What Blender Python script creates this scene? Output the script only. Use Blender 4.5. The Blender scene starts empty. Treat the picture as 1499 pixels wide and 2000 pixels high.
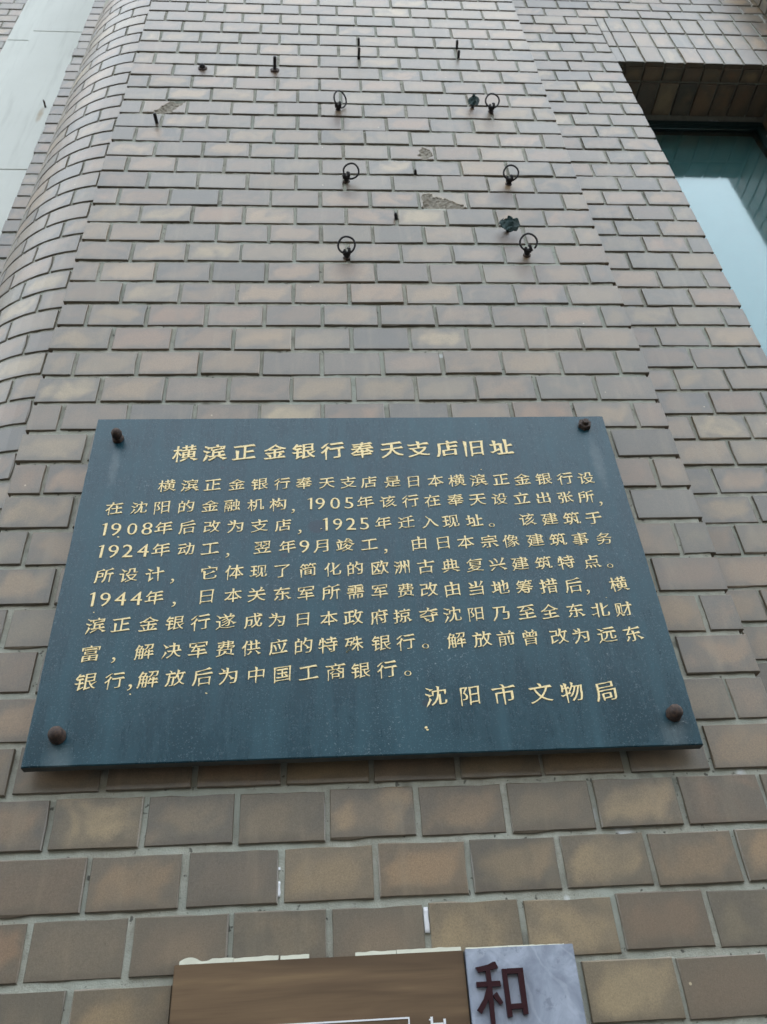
import bpy, bmesh, math, random
from mathutils import Vector, Matrix, noise
from math import radians as R_, sin, cos, pi

random.seed(11)
S = bpy.context.scene
COL = S.collection
OZ = 2.6                      # height of the reference brick course above the pavement
PZ = 0.07142                  # course height
PX = 0.116                    # brick pitch

# ------------------------------------------------------------------ camera
def rodr(w):
    w = Vector(w); t = w.length; k = w / t
    K = Matrix(((0, -k.z, k.y), (k.z, 0, -k.x), (-k.y, k.x, 0)))
    return Matrix.Identity(3) + sin(t) * K + (1 - cos(t)) * (K @ K)
Rw = rodr((-0.664976, -0.061966, -0.036371)) @ Matrix(((1, 0, 0), (0, 0, -1), (0, 1, 0)))
cam_d = bpy.data.cameras.new('camera')
cam = bpy.data.objects.new('camera', cam_d); COL.objects.link(cam)
cv = Matrix(((1, 0, 0), (0, -1, 0), (0, 0, -1))) @ Rw
cam.matrix_world = Matrix.Translation((0.5258, -1.0716, -1.1037 + OZ)) @ cv.transposed().to_4x4()
cam_d.sensor_fit = 'VERTICAL'; cam_d.sensor_height = 24; cam_d.lens = 24 * 1610.5 / 2000
cam_d.clip_start = 0.02; cam_d.clip_end = 400
S.camera = cam
cam_d.dof.use_dof = True; cam_d.dof.focus_distance = 1.2; cam_d.dof.aperture_fstop = 8.0

# ------------------------------------------------------------------ light
SUN_EL, SUN_AZ = 62.0, 8.0   # the sun stands behind the building: the facade is in open shade
W = bpy.data.worlds.new('World'); S.world = W; W.use_nodes = True
wn = W.node_tree.nodes; wl = W.node_tree.links
bg = wn['Background']
sky = wn.new('ShaderNodeTexSky'); sky.sky_type = 'NISHITA'; sky.sun_disc = False
sky.sun_elevation = R_(SUN_EL); sky.sun_rotation = R_(SUN_AZ)
sky.air_density = 1.0; sky.dust_density = 4.0; sky.ozone_density = 1.0
hs = wn.new('ShaderNodeHueSaturation'); hs.inputs['Saturation'].default_value = .44   # thin high cloud
wl.new(sky.outputs[0], hs.inputs['Color'])
wm = wn.new('ShaderNodeMix'); wm.data_type = 'RGBA'; wm.blend_type = 'MULTIPLY'; wm.inputs[0].default_value = 1
wm.inputs[7].default_value = (1.0, 1.03, .96, 1); wl.new(hs.outputs[0], wm.inputs[6])
wl.new(wm.outputs[2], bg.inputs[0]); bg.inputs[1].default_value = 0.15
sd = bpy.data.lights.new('sun', 'SUN'); sd.energy = 2.0; sd.angle = R_(0.53); sd.color = (1, .95, .88)
sun = bpy.data.objects.new('sun', sd); COL.objects.link(sun)
d = Vector((sin(R_(SUN_AZ)) * cos(R_(SUN_EL)), cos(R_(SUN_AZ)) * cos(R_(SUN_EL)), sin(R_(SUN_EL))))
sun.rotation_euler = d.to_track_quat('Z', 'Y').to_euler(); sun.location = (0, 10, 20)
S.view_settings.view_transform = 'Standard'; S.view_settings.look = 'None'
S.view_settings.exposure = 2.80; S.view_settings.gamma = 1.0
S.view_settings.use_curve_mapping = False

# ------------------------------------------------------------------ node helpers
class M:
    def __init__(s, name):
        s.m = bpy.data.materials.new(name); s.m.use_nodes = True
        s.n = s.m.node_tree.nodes; s.l = s.m.node_tree.links; s.b = s.n['Principled BSDF']
    def v(s, sock, x):
        if isinstance(x, (int, float)): sock.default_value = x
        elif isinstance(x, (tuple, list)):
            sock.default_value = tuple(x) + ((1,) if len(x) == 3 and sock.type == 'RGBA' else ())
        else: s.l.new(x, sock)
    def math(s, op, a, b=0.0, c=None, clamp=False):
        n = s.n.new('ShaderNodeMath'); n.operation = op; n.use_clamp = clamp
        s.v(n.inputs[0], a); s.v(n.inputs[1], b)
        if c is not None: s.v(n.inputs[2], c)
        return n.outputs[0]
    def mix(s, f, a, b, mode='MIX'):
        n = s.n.new('ShaderNodeMix'); n.data_type = 'RGBA'; n.blend_type = mode
        s.v(n.inputs[0], f); s.v(n.inputs[6], a); s.v(n.inputs[7], b); return n.outputs[2]
    def noise(s, vec, scale, detail=3, rough=.5, w=None, dist=0):
        n = s.n.new('ShaderNodeTexNoise'); n.inputs['Scale'].default_value = scale
        n.inputs['Detail'].default_value = detail; n.inputs['Roughness'].default_value = rough
        n.inputs['Distortion'].default_value = dist
        if vec is not None: s.l.new(vec, n.inputs['Vector'])
        if w is not None: n.noise_dimensions = '4D'; s.v(n.inputs['W'], w)
        return n.outputs['Fac']
    def voro(s, vec, scale):
        n = s.n.new('ShaderNodeTexVoronoi'); n.inputs['Scale'].default_value = scale
        s.l.new(vec, n.inputs['Vector']); return n.outputs['Distance'], n.outputs['Color']
    def ramp(s, f, stops, interp='LINEAR'):
        n = s.n.new('ShaderNodeValToRGB'); s.v(n.inputs[0], f); cr = n.color_ramp; cr.interpolation = interp
        while len(cr.elements) < len(stops): cr.elements.new(.5)
        for e, (p, c) in zip(cr.elements, stops):
            e.position = p; e.color = (c, c, c, 1) if isinstance(c, (int, float)) else tuple(c) + (1,)
        return n.outputs[0]
    def step(s, x, lo, hi):
        n = s.n.new('ShaderNodeMapRange'); n.interpolation_type = 'SMOOTHSTEP'
        s.v(n.inputs[0], x); s.v(n.inputs[1], lo); s.v(n.inputs[2], hi); return n.outputs[0]
    def mapping(s, vec, scale=(1, 1, 1), loc=(0, 0, 0)):
        n = s.n.new('ShaderNodeMapping'); s.l.new(vec, n.inputs[0])
        n.inputs['Scale'].default_value = scale; n.inputs['Location'].default_value = loc; return n.outputs[0]
    def bump(s, h, strength, dist=.001):
        n = s.n.new('ShaderNodeBump'); s.v(n.inputs['Height'], h)
        n.inputs['Strength'].default_value = strength; n.inputs['Distance'].default_value = dist
        s.l.new(n.outputs[0], s.b.inputs['Normal'])
    def pos(s): return s.n.new('ShaderNodeNewGeometry').outputs['Position']
    def sep(s, v):
        n = s.n.new('ShaderNodeSeparateXYZ'); s.l.new(v, n.inputs[0]); return n.outputs
    def obj(s): return s.n.new('ShaderNodeTexCoord').outputs['Object']
    def set(s, col=None, rough=None, spec=None, metal=None):
        if col is not None: s.v(s.b.inputs['Base Color'], col)
        if rough is not None: s.v(s.b.inputs['Roughness'], rough)
        if spec is not None: s.v(s.b.inputs['Specular IOR Level'], spec)
        if metal is not None: s.v(s.b.inputs['Metallic'], metal)
        return s.m

# rust and soot stains on the pier face: (x, z, half width, length, strength)
STAINS = [(.57, 1.055, .035, .05, .6), (.98, 1.05, .035, .05, .35), (.588, .72, .03, .05, .35), (.976, .71, .05, .05, .6),
          (.577, .415, .045, .05, .4), (.974, .42, .045, .05, .45), (.952, .53, .05, .06, .55), (.942, 1.13, .035, .05, .5),
          (.398, 1.318, .02, .03, .4), (.195, 1.32, .035, .03, .45), (.70, .60, .02, .02, .3)]

def brick_material(name, stains=False, tone=0.0):
    m = M(name)
    oi = m.n.new('ShaderNodeObjectInfo').outputs['Random']
    ri = m.n.new('ShaderNodeNewGeometry').outputs['Random Per Island']
    rnd = m.math('FRACT', m.math('ADD', m.math('MULTIPLY', oi, 7.31), m.math('MULTIPLY', ri, 3.17)))
    rnd2 = m.math('FRACT', m.math('MULTIPLY', rnd, 17.23)); rnd3 = m.math('FRACT', m.math('MULTIPLY', rnd, 41.7))
    uv = m.n.new('ShaderNodeUVMap').outputs[0]
    u, v, _ = m.sep(uv)                                   # metres across / up the brick face, corner based
    pos = m.pos()
    w = m.math('MULTIPLY', rnd, 60.0)
    # body colour of the clinker, one per brick
    body = m.ramp(rnd, [(0, (.225, .190, .160)), (.10, (.165, .138, .124)), (.20, (.285, .238, .190)), (.32, (.245, .182, .156)), (.42, (.155, .150, .150)),
                        (.50, (.255, .218, .172)), (.60, (.200, .156, .138)), (.69, (.118, .122, .134)), (.77, (.275, .215, .178)), (.85, (.168, .165, .154)),
                        (.90, (.105, .110, .125)), (.955, (.28, .248, .205)), (1, (.35, .32, .265))])
    flash = m.mix(rnd2, (.128, .128, .134), (.092, .098, .112))
    # flashed (dark grey) rim and paler heart
    wob = m.math('SUBTRACT', m.noise(uv, 28, 2, .5, w), .5)
    att = m.n.new('ShaderNodeAttribute'); att.attribute_name = 'rim'; rim = att.outputs['Fac']
    e = m.math('ADD', rim, m.math('MULTIPLY', wob, .034))
    edge = m.step(e, .020, -.002)
    edge = m.math('MULTIPLY', edge, m.math('ADD', m.math('MULTIPLY', rnd3, .55), .40))
    blot = m.step(m.noise(uv, 13, 2, .5, w, .6), .46, .68)
    blot = m.math('MULTIPLY', blot, m.math('ADD', m.math('MULTIPLY', rnd2, .85), .1))
    heart = m.mix(.32, body, (.315, .255, .215))
    c = m.mix(m.math('MULTIPLY', m.step(m.noise(uv, 17, 1, .5, m.math('ADD', w, 9.0)), .5, .66), m.math('MULTIPLY', rnd3, .85)), body, heart)
    c = m.mix(blot, c, flash)
    c = m.mix(edge, c, flash)
    # grain of the fired clay
    g1 = m.noise(pos, 620, 4, .8); g2 = m.noise(pos, 300, 3, .6)
    gs = m.math('ADD', m.math('MULTIPLY', m.math('SUBTRACT', g1, .5), 2.1), m.math('MULTIPLY', m.math('SUBTRACT', g2, .5), .55))
    c = m.mix(1.0, c, m.ramp(m.math('ADD', .5, m.math('MULTIPLY', gs, .62)), [(0, .45), (1, 1.55)]), 'MULTIPLY')
    # soot and worn edges low on the tile, odd dark pits
    low = m.math('MULTIPLY', m.step(m.math('ADD', v, m.math('MULTIPLY', wob, .03)), .012, .0), .38)
    c = m.mix(low, c, (.085, .078, .072))
    pit = m.math('MULTIPLY', m.step(m.noise(pos, 170, 3, .65), .70, .76), .6)
    c = m.mix(pit, c, (.06, .055, .05))
    # rain streaks and dust on the wall as a whole
    st = m.noise(m.mapping(pos, (9, 9, 1.3)), 3, 3, .6)
    c = m.mix(m.math('MULTIPLY', m.step(st, .5, .75), .28), c, (.30, .29, .27))
    st2 = m.noise(m.mapping(pos, (1.6, 1.6, 1.1)), 1.5, 2, .5)
    c = m.mix(m.math('MULTIPLY', m.step(st2, .45, .7), .20), c, (.15, .145, .14))
    # pale lime specks
    vd, vc = m.voro(pos, 34)
    sp = m.math('MULTIPLY', m.step(vd, .075, .04), m.math('GREATER_THAN', m.sep(vc)[0], .93))
    c = m.mix(m.math('MULTIPLY', sp, .7), c, (.6, .6, .57))
    if stains:
        X, Y, Z = m.sep(pos); tot = None
        nz = m.noise(pos, 45, 3, .6)
        for (sx, sz, sw, sl, ss) in STAINS:
            dx = m.math('DIVIDE', m.math('SUBTRACT', X, sx), sw)
            dz = m.math('DIVIDE', m.math('SUBTRACT', Z, sz + OZ - sl * .35), sl)
            dd = m.math('ADD', m.math('MULTIPLY', dx, dx), m.math('MULTIPLY', dz, dz))
            k = m.math('MULTIPLY', m.step(m.math('ADD', dd, m.math('MULTIPLY', nz, .8)), 1.5, .2), min(.85, ss * 1.4))
            tot = k if tot is None else m.math('MAXIMUM', tot, k)
        c = m.mix(tot, c, (.085, .055, .040))
    c = m.mix(1.0, c, (1.07, .882, .615), 'MULTIPLY')
    if tone: c = m.mix(1.0, c, (1 + tone, 1 + tone, 1 + tone), 'MULTIPLY')
    m.bump(m.math('ADD', m.math('MULTIPLY', g2, .25), g1), .22, .0009)
    rr = m.math('ADD', .27, m.math('MULTIPLY', g2, .20))
    return m.set(c, rr, .85)

mat_brick = brick_material('clinker_brick')
mat_brick_pier = brick_material('clinker_brick_pier', True)

def mortar_material():
    m = M('mortar'); pos = m.pos()
    n1 = m.noise(pos, 60, 4, .6); n2 = m.noise(pos, 500, 3, .7); n3 = m.noise(pos, 6, 3, .6)
    c = m.ramp(m.math('ADD', m.math('MULTIPLY', n1, .6), m.math('MULTIPLY', n2, .4)), [(.25, (.25, .238, .195)), (.5, (.38, .37, .31)), (.75, (.53, .515, .455))])
    c = m.mix(m.step(n3, .35, .7), c, (.37, .39, .34))
    c = m.mix(m.math('MULTIPLY', m.step(m.noise(pos, 110, 2, .5), .66, .74), .75), c, (.05, .047, .042))
    c = m.mix(m.math('MULTIPLY', m.step(m.noise(pos, 11, 3, .6), .60, .70), .65), c, (.13, .125, .105))
    c = m.mix(m.math('MULTIPLY', m.step(m.noise(m.mapping(pos, (1, 1, 1), (4, 2, 9)), 14, 2, .5), .70, .735), .8), c, (.66, .68, .68))
    m.bump(m.math('ADD', n2, m.math('MULTIPLY', n1, 1.5)), .7, .0015)
    return m.set(c, .92, .2)
mat_mortar = mortar_material()

def stone_material():
    m = M('pale_cast_stone'); pos = m.pos()
    n1 = m.noise(pos, 5, 5, .6); n2 = m.noise(pos, 240, 3, .7); st = m.noise(m.mapping(pos, (14, 14, 1.2)), 2, 4, .6)
    c = m.mix(n1, (.60, .615, .575), (.70, .715, .675))
    c = m.mix(m.math('MULTIPLY', m.step(st, .5, .8), .4), c, (.38, .39, .36))
    c = m.mix(m.math('MULTIPLY', m.step(n2, .62, .75), .35), c, (.30, .30, .28))
    # rust run below the nail
    X, Y, Z = m.sep(pos)
    dx = m.math('DIVIDE', m.math('SUBTRACT', X, -.556), .014); dz = m.math('DIVIDE', m.math('SUBTRACT', Z, 2.135 + OZ), .075)
    dd = m.math('ADD', m.math('MULTIPLY', dx, dx), m.math('MULTIPLY', dz, dz))
    c = m.mix(m.math('MULTIPLY', m.step(m.math('ADD', dd, m.math('MULTIPLY', m.noise(pos, 60), .6)), 1.3, .1), .6), c, (.34, .23, .12))
    m.bump(n2, .3, .001)
    return m.set(c, .8, .3)
mat_stone = stone_material()

def granite_material():
    m = M('dark_polished_granite'); pos = m.pos()
    g = m.noise(pos, 1300, 2, .8); v, vc = m.voro(pos, 700)
    n = m.noise(pos, 7, 4, .6); st = m.noise(m.mapping(pos, (16, 16, 2.2)), 2, 4, .65)
    c = m.ramp(g, [(.35, (.004, .025, .038)), (.55, (.008, .044, .064)), (.72, (.022, .080, .106))])
    c = m.mix(m.math('MULTIPLY', m.math('GREATER_THAN', m.sep(vc)[0], .93), .42), c, (.11, .16, .19))
    # dust film, washed in vertical runs, its blue painting in a sheen of sky
    film = m.math('ADD', m.math('MULTIPLY', m.step(st, .38, .75), .55), m.math('MULTIPLY', m.step(n, .4, .7), .35))
    c = m.mix(m.math('MULTIPLY', film, .55), c, (.030, .112, .148))
    # crusty lime splashes
    cr = m.math('MULTIPLY', m.step(m.noise(pos, 210, 4, .75), .60, .70), m.step(m.noise(pos, 9, 2, .5), .52, .66))
    c = m.mix(m.math('MULTIPLY', cr, .8), c, (.22, .28, .31))
    # dark drip spots
    X, Y, Z = m.sep(pos); tot = None
    for (sx, sz, r) in ((.76, -.135, .007), (.80, -.215, .0045), (.735, -.225, .006), (.66, -.215, .004), (.355, -.19, .004), (.76, -.31, .005),
                        (.512, -.315, .017), (.46, -.37, .006), (.665, -.265, .006), (.66, -.62, .008), (.93, -.33, .004), (.70, -.135, .003)):
        dx = m.math('DIVIDE', m.math('SUBTRACT', X, sx), r); dz = m.math('DIVIDE', m.math('SUBTRACT', Z, sz + OZ), r * .8)
        dd = m.math('ADD', m.math('MULTIPLY', dx, dx), m.math('MULTIPLY', dz, dz))
        k = m.step(m.math('ADD', dd, m.math('MULTIPLY', m.noise(pos, 150), .9)), 1.6, 1.0)
        tot = k if tot is None else m.math('MAXIMUM', tot, k)
    c = m.mix(m.math('MULTIPLY', tot, .75), c, (.022, .036, .055))
    # chalky / rusty runs below the nuts
    tot = None
    for (sx, sz, ln, wd) in ((.178, -.185, .085, .010), (.992, -.185, .11, .013), (.99, -.675, .05, .022), (.18, -.685, .05, .022)):
        dx = m.math('DIVIDE', m.math('SUBTRACT', X, sx), wd); dz = m.math('DIVIDE', m.math('SUBTRACT', Z, sz + OZ), ln * .6)
        dd = m.math('ADD', m.math('MULTIPLY', dx, dx), m.math('MULTIPLY', dz, dz))
        k = m.step(m.math('ADD', dd, m.math('MULTIPLY', m.noise(pos, 90, 3), 1.0)), 1.6, .1)
        tot = k if tot is None else m.math('MAXIMUM', tot, k)
    c = m.mix(m.math('MULTIPLY', tot, .35), c, (.20, .235, .245))
    rr = m.math('ADD', .20, m.math('ADD', m.math('MULTIPLY', film, .22), m.math('MULTIPLY', g, .08)))
    m.bump(m.math('ADD', g, m.math('MULTIPLY', cr, 2.0)), .18, .0006)
    return m.set(c, rr, .48)
mat_granite = granite_material()

def edge_material():
    m = M('sawn_granite_edge'); pos = m.pos()
    c = m.mix(m.noise(pos, 40, 4, .7), (.045, .05, .05), (.12, .125, .115))
    m.bump(m.noise(pos, 200, 3), .5, .001); return m.set(c, .85, .3)
mat_edge = edge_material()

def gilt_material():
    m = M('pale_gilt_paint'); pos = m.pos()
    n = m.noise(pos, 160, 4, .7)
    c = m.mix(n, (.95, .70, .31), (.97, .82, .50))
    c = m.mix(m.math('MULTIPLY', m.step(m.noise(pos, 420, 3, .7), .54, .68), .6), c, (.22, .18, .11))
    m.bump(n, .3, .0005); return m.set(c, .5, .4)
mat_gilt = gilt_material()

def rust_material(name='rusted_iron', a=(.030, .020, .018), b=(.085, .048, .032)):
    m = M(name); pos = m.pos()
    n = m.noise(pos, 260, 4, .7); c = m.mix(m.step(n, .35, .7), a, b)
    m.bump(n, .8, .0012); return m.set(c, .65, .4)
mat_rust = rust_material()
mat_iron = rust_material('black_weathered_iron', (.014, .013, .016), (.035, .030, .032))
mat_green = rust_material('dark_green_painted_sheet', (.006, .028, .030), (.020, .055, .052))

def wood_material():
    m = M('wood_grain_laminate'); pos = m.pos()
    v = m.mapping(pos, (2.6, 1, 30))
    n1 = m.noise(v, 1.6, 3, .5, dist=.5); n2 = m.noise(m.mapping(pos, (9, 1, 420)), 2, 3, .6)
    c = m.ramp(n1, [(.28, (.080, .050, .030)), (.45, (.125, .080, .046)), (.6, (.165, .106, .060)), (.75, (.235, .155, .082))])
    c = m.mix(m.math('MULTIPLY', m.step(n2, .45, .7), .22), c, (.10, .055, .03))
    return m.set(c, .42, .4)
mat_wood = wood_material()

def marble_material():
    m = M('grey_marble_print'); pos = m.pos()
    n1 = m.noise(pos, 16, 6, .65, dist=1.2)
    w = m.n.new('ShaderNodeTexWave'); w.wave_type = 'BANDS'; w.bands_direction = 'DIAGONAL'
    m.l.new(pos, w.inputs[0]); w.inputs['Scale'].default_value = 9; w.inputs['Distortion'].default_value = 9; w.inputs['Detail'].default_value = 4
    c = m.ramp(n1, [(.3, (.19, .215, .275)), (.5, (.30, .335, .41)), (.68, (.43, .47, .56))])
    c = m.mix(m.math('MULTIPLY', m.math('MULTIPLY', m.step(w.outputs['Fac'], .96, 1.0), m.noise(pos, 30, 3)), .35), c, (.58, .62, .70))
    c = m.mix(m.math('MULTIPLY', m.step(m.noise(pos, 70, 5, .75), .60, .68), .45), c, (.12, .14, .18))
    return m.set(c, .28, .5)
mat_marble = marble_material()

def flat(name, col, rough=.6, spec=.4, sc=80, amt=.25):
    m = M(name); pos = m.pos(); n = m.noise(pos, sc, 4, .6)
    a = tuple(x * (1 - amt) for x in col); b = tuple(min(1, x * (1 + amt)) for x in col)
    m.bump(n, .3, .001); return m.set(m.mix(n, a, b), rough, spec)
mat_maroon = flat('maroon_acrylic_letter', (.028, .005, .008), .5, .25, 200, .15)
mat_white = flat('white_print', (.78, .78, .80), .5, .4, 200, .05)
mat_glue = flat('cream_adhesive_bead', (.47, .46, .37), .6, .4, 90, .15)
mat_frame = flat('dark_green_frame_paint', (.010, .030, .032), .4, .5, 60, .3)
mat_blind = flat('reflection_tinted_film', (.10, .29, .32), .7, .3, 12, .12)  # film behind the pane; its cyan also paints in reflected sky and haze
mat_fract = flat('broken_clay', (.31, .28, .235), .95, .1, 130, .45)
mat_plaster = flat('grey_render', (.30, .28, .25), .9, .2, 3, .2)
mat_inside = flat('interior_plaster', (.10, .13, .12), .9, .2, 4, .2)
mat_pave = flat('grey_granite_paving', (.062, .062, .06), .85, .25, 1.2, .25)
mat_asphalt = flat('asphalt', (.03, .03, .032), .9, .25, 2, .3)

mg = M('window_glass'); mg.set((.86, .95, .93), .045, .5); mg.b.inputs['Transmission Weight'].default_value = 1.0
mg.b.inputs['IOR'].default_value = 1.75; mg.b.inputs['Specular Tint'].default_value = (.72, .95, 1, 1)
mat_glass = mg.m

# ------------------------------------------------------------------ object helpers
def tag(o, label=None, cat=None, group=None, kind=None):
    if label: o['label'] = label
    if cat: o['category'] = cat
    if group: o['group'] = group
    if kind: o['kind'] = kind
    return o

def thing(name, loc, label, cat, group=None):
    o = bpy.data.objects.new(name, None); COL.objects.link(o)
    o.location = loc; o.empty_display_size = .05
    return tag(o, label, cat, group)

def wl_of(o):
    v = Vector(o.location)
    while o.parent: o = o.parent; v = v + Vector(o.location)
    return v

def link(name, me, parent=None, loc=(0, 0, 0), rot=None, mat=None, kind=None):
    o = bpy.data.objects.new(name, me); COL.objects.link(o)
    L = Vector(loc)
    if parent: o.parent = parent; L = L - wl_of(parent)
    o.location = L
    if rot is not None: o.rotation_euler = rot
    if mat is not None and not me.materials: me.materials.append(mat)
    if kind: o['kind'] = kind
    return o

def mesh_from(bm, name, smooth=False, ang=None):
    bmesh.ops.recalc_face_normals(bm, faces=bm.faces)
    me = bpy.data.meshes.new(name); bm.to_mesh(me); bm.free()
    if smooth:
        for p in me.polygons: p.use_smooth = True
        if ang is not None: me.set_sharp_from_angle(angle=R_(ang))
    return me

def box(bm, x0, x1, y0, y1, z0, z1):
    vs = [bm.verts.new((x, y, z)) for x in (x0, x1) for y in (y0, y1) for z in (z0, z1)]
    for f in ((0, 1, 3, 2), (4, 6, 7, 5), (0, 4, 5, 1), (2, 3, 7, 6), (0, 2, 6, 4), (1, 5, 7, 3)):
        bm.faces.new([vs[i] for i in f])

def tube(bm, pts, rad, n=10, closed=False):
    rings = []; N = len(pts)
    for i, p in enumerate(pts):
        p = Vector(p)
        a = Vector(pts[(i - 1) % N] if closed or i else pts[0]); b = Vector(pts[(i + 1) % N] if closed or i < N - 1 else pts[-1])
        t = (b - a).normalized(); s = t.cross(Vector((.31, .2, .93))).normalized(); q = t.cross(s)
        r = rad[i] if isinstance(rad, (list, tuple)) else rad
        rings.append([bm.verts.new(p + (s * cos(2 * pi * k / n) + q * sin(2 * pi * k / n)) * r) for k in range(n)])
    for i in range(N if closed else N - 1):
        A, B_ = rings[i], rings[(i + 1) % N]
        for k in range(n): bm.faces.new((A[k], A[(k + 1) % n], B_[(k + 1) % n], B_[k]))
    if not closed:
        bm.faces.new(rings[0][::-1]); bm.faces.new(rings[-1])

# ------------------------------------------------------------------ bricks
BD = .015
def brick_into(bm, w, h, seed, rad=None, T=None, depth=BD, jit=.0006, nx=4):
    """one tile: irregular outline, eased arris, front at y=0; rad bends it round a vertical cylinder"""
    rg = random.Random(seed)
    uvl = bm.loops.layers.uv.verify(); rl = bm.verts.layers.float.get('rim') or bm.verts.layers.float.new('rim')
    def jt(s=1): return rg.uniform(-jit, jit) * s * (3 if rg.random() < .07 else 1)
    xs = [w * i / nx for i in range(nx + 1)]
    bot = [(x + jt(), jt(1.2)) for x in xs]; top = [(x + jt(), h + jt(1.2)) for x in xs]
    rt = (w + jt(1.5), h / 2 + jt()); lf = (jt(1.5), h / 2 + jt())
    outline = bot + [rt] + top[::-1] + [lf]
    ins = .0011
    def put(x, y, z):
        if rad:
            a = (x - w / 2) / rad; r = rad - y
            v = Vector((r * sin(a), rad - r * cos(a), z))
        else: v = Vector((x - w / 2, y, z))
        return T @ v if T else v
    def inner(p):
        x, z = p
        return (min(max(x, ins + .0), w - ins) if (x < ins * 2 or x > w - ins * 2) else x,
                min(max(z, ins), h - ins) if (z < ins * 2 or z > h - ins * 2) else z)
    ring0 = [bm.verts.new(put(inner(p)[0], 0, inner(p)[1])) for p in outline]
    ring1 = [bm.verts.new(put(p[0], .0013, p[1])) for p in outline]
    ring2 = [bm.verts.new(put(p[0], depth, p[1])) for p in outline]
    n = len(outline); co = {}
    for r in (ring0, ring1, ring2):
        for v, p in zip(r, outline): co[v] = p; v[rl] = 0.0
    fs = []
    mids = [bm.verts.new(put(x, 0, h / 2 + jt())) for x in xs[1:-1]]
    for v, x in zip(mids, xs[1:-1]): co[v] = (x, h / 2); v[rl] = min(x, w - x, h / 2)
    rowm = [ring0[-1]] + mids + [ring0[nx + 1]]
    b0 = ring0[:nx + 1]; t0 = ring0[nx + 2:2 * nx + 3][::-1]
    for i in range(nx):
        fs.append(bm.faces.new((b0[i], b0[i + 1], rowm[i + 1], rowm[i])))
        fs.append(bm.faces.new((rowm[i], rowm[i + 1], t0[i + 1], t0[i])))
    for A, B_ in ((ring0, ring1), (ring1, ring2)):
        for i in range(n):
            j = (i + 1) % n; fs.append(bm.faces.new((A[j], A[i], B_[i], B_[j])))
    for f in fs:
        for l in f.loops: l[uvl].uv = co[l.vert]
    return fs

_cache = {}
def brick_mesh(w, h, var, rad=None, mat=None, depth=BD):
    key = (round(w, 4), round(h, 4), var, rad, mat.name, depth)
    if key not in _cache:
        bm = bmesh.new(); brick_into(bm, w, h, hash((round(w * 1e4), round(h * 1e4), var)) & 0xffff, rad, None, depth)
        me = bpy.data.meshes.new('brick'); bm.to_mesh(me); bm.free(); me.materials.append(mat); _cache[key] = me
    return _cache[key]

BH = .0626
def place(parent, x0, x1, y, z, h=BH, mat=mat_brick, rz=0.0, depth=BD):
    """a tile as an object of its own, spanning x0..x1 on the plane y, bottom at z"""
    me = brick_mesh(x1 - x0, h, random.randrange(7), None, mat, depth)
    r = random.gauss
    return link('brick', me, parent, ((x0 + x1) / 2 + r(0, .0007), y + r(0, .0007), z + OZ + r(0, .0007)),
                (r(0, .010), r(0, .0035), r(0, .007)))

def stuff_bricks(parent, items, mat, name='brick'):
    bm = bmesh.new()
    for i, (x0, x1, y, z, h, rz) in enumerate(items):
        T = Matrix.Translation(((x0 + x1) / 2, y + random.gauss(0, .0005), z + OZ)) @ Matrix.Rotation(rz, 4, 'Z')
        brick_into(bm, x1 - x0, h, 5000 + i, None, T)
    me = bpy.data.meshes.new(name); bm.to_mesh(me); bm.free()
    b = link(name, me, parent, (0, 0, 0), None, mat, 'stuff'); return b

def mortar_sheet(bm, P, nu, nv, amp=.0011):
    """P(u,v)->point and outward normal"""
    g = []
    for j in range(nv + 1):
        row = []
        for i in range(nu + 1):
            p, nr = P(i / nu, j / nv)
            dd = amp * (noise.noise(p * 38) + .7 * noise.noise(p * 120 + Vector((7, 1, 3))))
            row.append(bm.verts.new(p + nr * dd))
        g.append(row)
    for j in range(nv):
        for i in range(nu): bm.faces.new((g[j][i], g[j][i + 1], g[j + 1][i + 1], g[j + 1][i]))

G = .0037            # half a vertical joint
REC = .0036          # how far the mortar lies behind the brick faces
ROW0, ROW1 = -20, 40

CAMP = Vector((.5258, -1.0716, -1.1037 + OZ))
def on_plane(px, py, Y):
    """world point on the vertical plane y=Y for a measured photo position"""
    dd = Rw.transposed() @ Vector(((px - 749.5) / 1610.5, (py - 1000) / 1610.5, 1))
    t = (Y - CAMP.y) / dd.y; return CAMP + dd * t

# --------------------------------------------------------------- the pier
pier = thing('brick_pier', (.58, .06, 0), 'flat brown brick pier that carries the dark plaque and the rusted rings', 'pier')
bm = bmesh.new()
zb, zt = ROW0 * PZ - .01 + OZ, ROW1 * PZ + OZ
N0 = Vector((0, -1, 0))
POCK = [(a_ * PX, (a_ + 1) * PX, k_ * PZ, (k_ + 1) * PZ) for k_, a_ in ((9, 6.5), (12, 6), (15, .5))]
def pierP(u, v):
    x, z = .009 + u * 1.142, zb + v * (zt - zb)
    y = REC + (.009 if any(a_ + .008 < x < b_ - .008 and c_ + .004 < z - OZ < d_ - .016 for a_, b_, c_, d_ in POCK) else 0)
    return Vector((x, y, z)), N0
mortar_sheet(bm, pierP, 230, 620)
link('mortar', mesh_from(bm, 'mortar', True), pier, (0, 0, 0), None, mat_mortar)
bm = bmesh.new(); box(bm, .010, 1.150, REC + .012, .50, zb, zt)
link('mortar_core', mesh_from(bm, 'mortar_core'), pier, (0, 0, 0), None, mat_mortar)

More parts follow.
